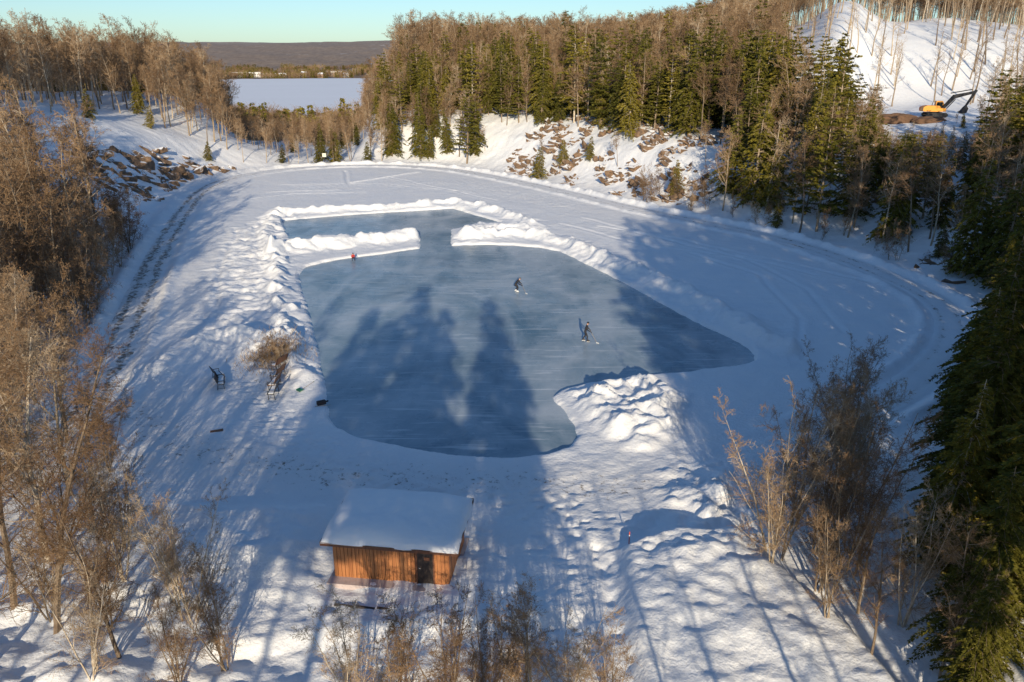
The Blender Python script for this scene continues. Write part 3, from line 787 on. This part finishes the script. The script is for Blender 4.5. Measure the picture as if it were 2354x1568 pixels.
# ------------------------------------------------------------ people
M_blk=simple('dark_cloth',(.022,.022,.028),.8);M_navy=simple('trousers',(.03,.033,.045),.8);M_skin=simple('skin',(.55,.33,.24),.5,0,.05)
M_red=simple('red_cloth',(.50,.05,.04),.7);M_hair=simple('hair',(.06,.035,.02),.7);M_white=simple('white_plastic',(.75,.75,.75),.4,0,.05);M_glv=simple('glove',(.04,.04,.045),.6)
M_stick=simple('stick_wood',(.35,.28,.2),.4);M_grey=simple('grey_cloth',(.12,.12,.13),.8)
def person(name,loc,rz,J,sc,mats,hat,stick=None):
    root=ob(name,None,None,loc,(0,0,rz),(sc,sc,sc))
    order=['pelvis','spine','chest','neck','head','crown','shL','elL','wrL','shR','elR','wrR','hipL','knL','anL','toL','hipR','knR','anR','toR']
    rad=dict(pelvis=.15,spine=.14,chest=.17,neck=.065,head=.095,crown=.075,shL=.085,elL=.06,wrL=.042,hipL=.11,knL=.075,anL=.055,toL=.045)
    for k in list(rad):
        if k.endswith('L'): rad[k[:-1]+'R']=rad[k]
    ed=[('pelvis','spine'),('spine','chest'),('chest','neck'),('neck','head'),('head','crown')]
    for s in'LR': ed+=[('chest','sh'+s),('sh'+s,'el'+s),('el'+s,'wr'+s),('pelvis','hip'+s),('hip'+s,'kn'+s),('kn'+s,'an'+s),('an'+s,'to'+s)]
    ix={k:i for i,k in enumerate(order)}
    me=bpy.data.meshes.new('sk');me.from_pydata([J[k] for k in order],[(ix[a],ix[b]) for a,b in ed],[])
    o=ob('tmp',me);m=o.modifiers.new('s','SKIN');ss=o.modifiers.new('u','SUBSURF');ss.levels=2;ss.render_levels=2
    for k,i in ix.items():
        sv=me.skin_vertices[0].data[i];q=rad[k];sv.radius=(q,q);sv.use_root=(k=='pelvis')
        if k in('chest','pelvis','spine'): sv.radius=(q*1.1,q*.8)
    dg=bpy.context.evaluated_depsgraph_get();dg.update()
    nm=bpy.data.meshes.new_from_object(o.evaluated_get(dg));bpy.data.objects.remove(o)
    nm.materials.clear()
    for mt in mats[:4]: nm.materials.append(mt)
    def sub(a,b,t): return Vector(J[a]).lerp(Vector(J[b]),t)
    lab=[]
    for a,b in ed:
        for t in(0,.25,.5,.75,1):
            mt=0
            if b[:2] in('kn','an') or b[:3]=='hip': mt=1
            if a[:2]=='kn' and t>.85 or b[:2]=='to': mt=3
            if b=='head' or b=='crown': mt=2
            if a=='chest' and b=='neck': mt=0
            if a=='pelvis' and b=='spine' and t<.5: mt=1
            lab.append((sub(a,b,t),mt))
    for p in nm.polygons:
        c=p.center.copy();p.material_index=min(lab,key=lambda q:(q[0]-c).length)[1];p.use_smooth=True
    nm.name='body';ob('body',nm,root)
    hd=Vector(J['head']);cr=Vector(J['crown']);up=(cr-hd).normalized();fw=Vector((1,0,0));fw=(fw-up*fw.dot(up)).normalized();sd=up.cross(fw)
    mid=hd.lerp(cr,.35);f=B()
    f.cyl(mid+fw*.085,mid+fw*.125-up*.02,.018,.012,0,6)
    for s in(-1,1):
        f.cyl(mid+fw*.09+sd*s*.035+up*.03,mid+fw*.102+sd*s*.035+up*.03,.012,.010,1,6);f.cyl(mid+sd*s*.09,mid+sd*s*.11-fw*.01,.03,.02,0,8)
    f.box(mid+fw*.092-up*.05,(.015,.05,.012),2)
    ob('face',f.mesh('face',[M_skin,M_hair,M_red]),root)
    bm=bmesh.new();bmesh.ops.create_uvsphere(bm,u_segments=18,v_segments=10,radius=.125)
    bmesh.ops.delete(bm,geom=[v for v in bm.verts if v.co.z<-.01],context='VERTS')
    hm=bpy.data.meshes.new('hat');bm.to_mesh(hm);bm.free();hm.materials.append(hat)
    for p in hm.polygons:p.use_smooth=True
    h=ob('hat',hm,root,mid+up*.03-fw*.008);h.rotation_euler=up.to_track_quat('Z','X').to_euler()
    hb=B()
    for s in'LR':
        w=Vector(J['wr'+s]);e=Vector(J['el'+s]);a=(w-e).normalized();pd=a.cross(Vector((0,0,1))).normalized();nrm=a.cross(pd)
        hb.cyl(w-a*.02,w+a*.09,.036,.044,0,8)
        for k in range(4):
            q=w+a*.085+pd*(k-1.5)*.021;l=(.034,.04,.037,.028)[k];d=a
            for j in range(3):
                d=(d+nrm*.75).normalized();n_=q+d*l*(1-.18*j);hb.cyl(q,n_,.0105-.001*j,.0095-.001*j,0,6);q=n_
        q=w+a*.02+pd*.04;d=(a*.6+pd*.8).normalized()
        for j in range(3): n_=q+d*.034;hb.cyl(q,n_,.0125,.0105,0,6);q=n_;d=(d+nrm*.7-pd*.3).normalized()
    ob('hands',hb.mesh('hands',[mats[4]]),root)
    kb=B()
    for s in'LR':
        a=Vector(J['an'+s]);t=Vector(J['to'+s]);d=(t-a);d.z=0;d.normalize()
        rot=(0,0,math.atan2(d.y,d.x));c=Vector((a.x,a.y,0))+d*.09
        kb.box((c.x,c.y,.018),(.29,.006,.035),1,rot);kb.box((c.x,c.y,.048),(.24,.03,.025),0,rot)
        kb.box((c.x,c.y,.075),(.30,.085,.05),0,rot)
    ob('skates',kb.mesh('skates',[M_white if mats[5] else M_dark,M_met]),root)
    if stick:
        a,b_=Vector(stick[0]),Vector(stick[1]);sb=B();sb.cyl(a,b_,.016,.016,0,8)
        d=(b_-a);d.z=0;d.normalize();sb.box(b_+d*.14+Vector((0,0,0)),(.32,.03,.075),1,(0,0,math.atan2(d.y,d.x)+.1))
        ob('hockey_stick',sb.mesh('hockey_stick',[M_stick,M_white]),root)
    return root
J2=dict(pelvis=(0,0,.98),spine=(.05,0,1.18),chest=(.12,0,1.40),neck=(.17,0,1.58),head=(.21,0,1.68),crown=(.24,0,1.80),
 shL=(.12,.2,1.46),elL=(.24,.29,1.2),wrL=(.42,.2,1.06),shR=(.12,-.2,1.46),elR=(.2,-.3,1.19),wrR=(.5,-.06,.92),
 hipL=(0,.1,.92),knL=(.04,.15,.53),anL=(-.22,.17,.17),toL=(-.02,.18,.11),hipR=(0,-.1,.92),knR=(.2,-.13,.54),anR=(.2,-.15,.17),toR=(.42,-.16,.11))
person('ice_hockey_player',(7.1,72.2,.0),-.1,J2,1.06,[M_blk,M_blk,M_skin,M_dark,M_glv,0],M_blk,((.33,.3,1.2),(1.05,-.42,.05)))
J1=dict(pelvis=(-.1,0,.84),spine=(.02,0,1.02),chest=(.2,0,1.2),neck=(.32,0,1.34),head=(.39,0,1.42),crown=(.44,0,1.54),
 shL=(.2,.2,1.25),elL=(.3,.3,1.0),wrL=(.5,.2,.88),shR=(.2,-.2,1.25),elR=(.28,-.3,.99),wrR=(.62,-.08,.76),
 hipL=(-.1,.1,.8),knL=(.16,.17,.52),anL=(-.16,.2,.17),toL=(.05,.21,.11),hipR=(-.1,-.1,.8),knR=(.26,-.15,.5),anR=(.1,-.18,.17),toR=(.32,-.19,.11))
person('ice_hockey_player',(.5,89.4,.0),-.25,J1,1.1,[M_blk,M_blk,M_skin,M_white,M_glv,1],M_grey,((.4,.32,1.0),(1.15,-.45,.05)))
JC=dict(pelvis=(-.15,0,.42),spine=(-.1,0,.62),chest=(.02,0,.82),neck=(.08,0,.98),head=(.12,0,1.07),crown=(.14,0,1.2),
 shL=(.02,.18,.88),elL=(.15,.27,.66),wrL=(.34,.18,.55),shR=(.02,-.18,.88),elR=(.12,-.27,.66),wrR=(.33,-.16,.5),
 hipL=(-.12,.1,.38),knL=(.25,.16,.5),anL=(.3,.17,.17),toL=(.5,.18,.11),hipR=(-.12,-.1,.38),knR=(.22,-.18,.46),anR=(.18,-.2,.17),toR=(.38,-.22,.11))
person('child_skater',(-21.6,104.6,0.0),-1.2,JC,.85,[M_red,M_blk,M_skin,M_blk,M_glv,0],M_blk)

# ------------------------------------------------------------ small things
gb=B();gb.box((0,0,.16),(.7,.34,.3),0);gb.cyl((-.2,0,.32),(.2,0,.36),.02,mat=0,n=6);gb.box((.5,.3,.05),(.3,.12,.1),0);gb.cyl((-.6,-.2,.03),(.6,-.5,.03),.018,mat=1,n=6)
ob('gear_bag',gb.mesh('gear_bag',[M_blk,M_stick],.02),None,(-15.0,56.7,hz(-15,56.7)),(0,0,.5))
M_green=simple('green_plastic',(.03,.16,.10),.5)
sv=B();sv.cyl((0,0,.05),(0,1.2,.35),.018,mat=1,n=8);sv.box((0,-.2,.06),(.5,.4,.03),0,(.15,0,0));sv.box((-.24,-.2,.1),(.02,.4,.08),0);sv.box((.24,-.2,.1),(.02,.4,.08),0);sv.cyl((-.1,1.2,.35),(.1,1.2,.35),.02,mat=0,n=8)
ob('snow_shovel',sv.mesh('snow_shovel',[M_green,M_stick]),None,(-17.2,59.4,hz(-17.2,59.4)+.02),(0,0,-.7))
pk=B()
for i in range(2): pk.box((0,i*.16,.02+i*.02),(.9,.13,.05),0,(0,0,.1*i))
ob('wooden_plank',pk.mesh('wooden_plank',[M_slat]),None,(-21.6,52,hz(-21.6,52)),(0,0,.3))
pc=B();pc.cyl((0,0,0),(0,0,.16),.09,.11,0,12);pc.cyl((.0,0,.16),(0,0,.19),.05,.04,0,10)
ob('plastic_pail',pc.mesh('plastic_pail',[M_white]),None,(-13.9,58.6,hz(-13.9,58.6)))
sg=B();sg.cyl((0,0,-.2),(0,0,1.9),.05,mat=0,n=8);sg.box((0,-.06,1.55),(.7,.03,.7),1)
sg.box((0,-.078,1.55),(.6,.004,.6),2)
M_signy=simple('sign_face',(.75,.7,.5),.5,0,.05)
ob('trail_sign',sg.mesh('trail_sign',[M_dark,M_white,M_signy]),None,(-47.5,203.5,hz(-47.5,203.5)),(0,0,.1),(1.3,1.3,1.3))
st=B();st.cyl((0,0,-.3),(0,0,.75),.03,mat=0,n=10);st.cyl((0,0,.75),(0,0,.8),.031,.01,0,10);st.cyl((0,0,.5),(0,0,.6),.032,mat=1,n=10)
M_or=simple('orange_plastic',(.6,.08,.04),.5)
ob('marker_post',st.mesh('marker_post',[M_or,M_white]),None,(6.5,37.4,hz(6.5,37.4)))

# excavator
M_yel=simple('excavator_yellow',(.80,.33,.02),.45,0,.08);M_steel=simple('dark_steel',(.03,.03,.033),.8);M_glass=simple('cab_glass',(.02,.03,.035),.1);M_oran=simple('orange_red',(.7,.15,.02),.5)
e=B()
for sy in(-1.15,1.15):
    pr=[(-1.9,.35),(-1.6,.05),(1.6,.05),(1.95,.35),(1.95,.6),(1.6,.9),(-1.6,.9),(-1.9,.6)]
    e.prism(pr,sy-.28,sy+.28,1)
    for i in range(6): e.cyl((-1.4+i*.56,sy-.31,.3),(-1.4+i*.56,sy+.31,.3),.2,mat=1,n=10)
e.box((0,0,.75),(1.6,1.8,.4),1);e.cyl((0,0,.9),(0,0,1.1),.8,mat=1,n=20)
e.prism([(-2.3,1.1),(1.5,1.1),(1.5,1.7),(.4,1.75),(.3,2.15),(-1.9,2.2),(-2.5,1.9),(-2.55,1.3)],-1.25,.25,0)
e.prism([(-2.5,1.12),(0,1.12),(0,2.0),(-1.9,2.1),(-2.5,1.8)],.26,1.25,3)
e.prism([(.05,1.1),(1.65,1.1),(1.7,2.0),(1.25,2.95),(.1,2.95)],.3,1.22,0)
e.box((.75,.76,2.32),(1.05,.95,.85),4);e.box((1.52,.76,2.2),(.1,.7,.9),4,(0,-.45,0))
e.cyl((-.9,-.6,2.2),(-.9,-.6,2.7),.07,mat=1,n=8)
def beam(p0,p1,w0,w1,t,mat):
    p0=Vector(p0);p1=Vector(p1);a=(p1-p0).normalized();n_=Vector((-a.z,0,a.x))
    pr=[tuple((p0+n_*w0/2))[::2],tuple((p1+n_*w1/2))[::2],tuple((p1-n_*w1/2))[::2],tuple((p0-n_*w0/2))[::2]]
    e.prism(pr,p0.y-t/2,p0.y+t/2,mat)
beam((1.2,-.1,1.6),(3.0,-.1,3.9),.5,.7,.42,1);beam((2.85,-.1,3.75),(6.3,-.1,4.6),.7,.4,.40,1);beam((6.6,-.1,5.0),(5.2,-.1,2.1),.45,.3,.32,1)
e.cyl((2.2,-.1,4.4),(5.9,-.1,5.1),.09,mat=1,n=8);e.cyl((1.9,.15,1.5),(3.3,.15,3.3),.09,mat=1,n=8)
e.prism([(5.2,2.2),(5.6,1.7),(5.4,.9),(4.7,.7),(4.2,1.0),(4.5,1.3),(4.9,1.9)],-.6,.4,1)
for i in range(4): e.box((4.15,-.5+i*.27,1.0),(.25,.1,.08),1,(0,.3,0))
ob('excavator',e.mesh('excavator',[M_yel,M_steel,M_met,M_oran,M_glass]),None,(96,186,hz(97,186)),(0,0,-.15),(1.2,1.2,1.2))
# dirt pile near excavator
M_dirt=simple('soil',(.15,.085,.05),.95,0,.4,1.5)
for k,(px,py,sx,sz_) in enumerate(((86.5,184,5,1.5),(92,180,3.5,.9))):
    bm=bmesh.new();bmesh.ops.create_icosphere(bm,subdivisions=4,radius=1)
    for v in bm.verts:
        nn=math.sin(v.co.x*7+2+k)*math.cos(v.co.y*9)*.12+math.sin(v.co.y*17+v.co.x*13)*.06;v.co*=1+nn
        v.co.x*=sx;v.co.y*=3;v.co.z*=sz_
    m=bpy.data.meshes.new('dirt');bm.to_mesh(m);bm.free();m.materials.append(M_dirt)
    ob('dirt_pile',m,None,(px,py,hz(px,py)))

# distant town buildings across the lake
M_bw=simple('white_siding',(.78,.76,.72),.7,0,.05);M_br=simple('tan_siding',(.45,.3,.2),.7)
def house(w,d,h,mat,flat=False):
    q=B();q.box((0,0,h/2),(w,d,h),0)
    if flat: q.box((0,0,h+.2),(w+.6,d+.6,.4),2)
    else:
        o=len(q.V);rh=d*.3
        for x in(-w/2-.4,w/2+.4):
            for p in((-d/2-.5,h),(d/2+.5,h),(0,h+rh)): q.V.append((x,p[0],p[1]))
        for f in((0,1,4,3),(1,2,5,4),(2,0,3,5),(0,2,1),(3,4,5)): q.F.append(tuple(o+i for i in f));q.M.append(2)
    nwin=max(2,int(w/4))
    for i in range(nwin):
        for zf in range(max(1,int(h/3.2))):
            q.box((-w/2+w*(i+.5)/nwin,-d/2-.03,1.6+zf*3),(w/nwin*.5,.08,1.3),1)
    return q.mesh('house',[mat,M_glass,M_cap])
HS=[house(14,9,5,M_bw),house(60,20,8,M_bw,True),house(12,9,6,M_br),house(34,16,7,M_bw,True)]
for x,y,k in ((-560,1750,1),(-480,1740,0),(-525,1790,3),(-450,1800,2),(-610,1730,2),(-700,1600,0),(-640,1500,3),(-740,1450,2),(-430,1950,1),(-300,2050,3),(-800,1900,3),(-250,1800,0),(-350,1760,0),(-400,1745,2)):
    ob('town_building',HS[k],None,(x,y,hz(x,y)+1),(0,0,R.uniform(-.4,.4)),(1.0,1.0,1.2))

# ------------------------------------------------------------ light, sky, camera
EL=math.radians(15.5);AZ=math.radians(178.3)
w=bpy.data.worlds.new('World');SC.world=w;w.use_nodes=True;nt=w.node_tree
sk=nt.nodes.new('ShaderNodeTexSky');sk.sky_type='NISHITA';sk.sun_disc=False;sk.sun_elevation=EL;sk.sun_rotation=AZ
sk.altitude=400;sk.air_density=1.0;sk.dust_density=.5;sk.ozone_density=2.2
tm=nt.nodes.new('ShaderNodeMix');tm.data_type='RGBA';tm.blend_type='MULTIPLY';tm.inputs[0].default_value=1;tm.inputs[7].default_value=(.78,.97,1.15,1)
nt.links.new(sk.outputs[0],tm.inputs[6])
bg=nt.nodes['Background'];bg.inputs['Strength'].default_value=.12;nt.links.new(tm.outputs[2],bg.inputs[0])
sl_=bpy.data.lights.new('sun','SUN');sl_.energy=5;sl_.angle=math.radians(.53);sl_.color=(1,.85,.63)
so=ob('sun',sl_);dirv=Vector((-math.sin(AZ)*math.cos(EL),-math.cos(AZ)*math.cos(EL),-math.sin(EL)));so.rotation_euler=dirv.to_track_quat('-Z','Y').to_euler();so.location=(0,-50,80)
cam=bpy.data.cameras.new('camera');co=ob('camera',cam,None,(0,0,26),(math.radians(90-19.8),0,0));cam.sensor_width=36;cam.lens=36*1812/2354;cam.clip_end=20000;cam.clip_start=.5
SC.camera=co
print('done',time.time()-T0)
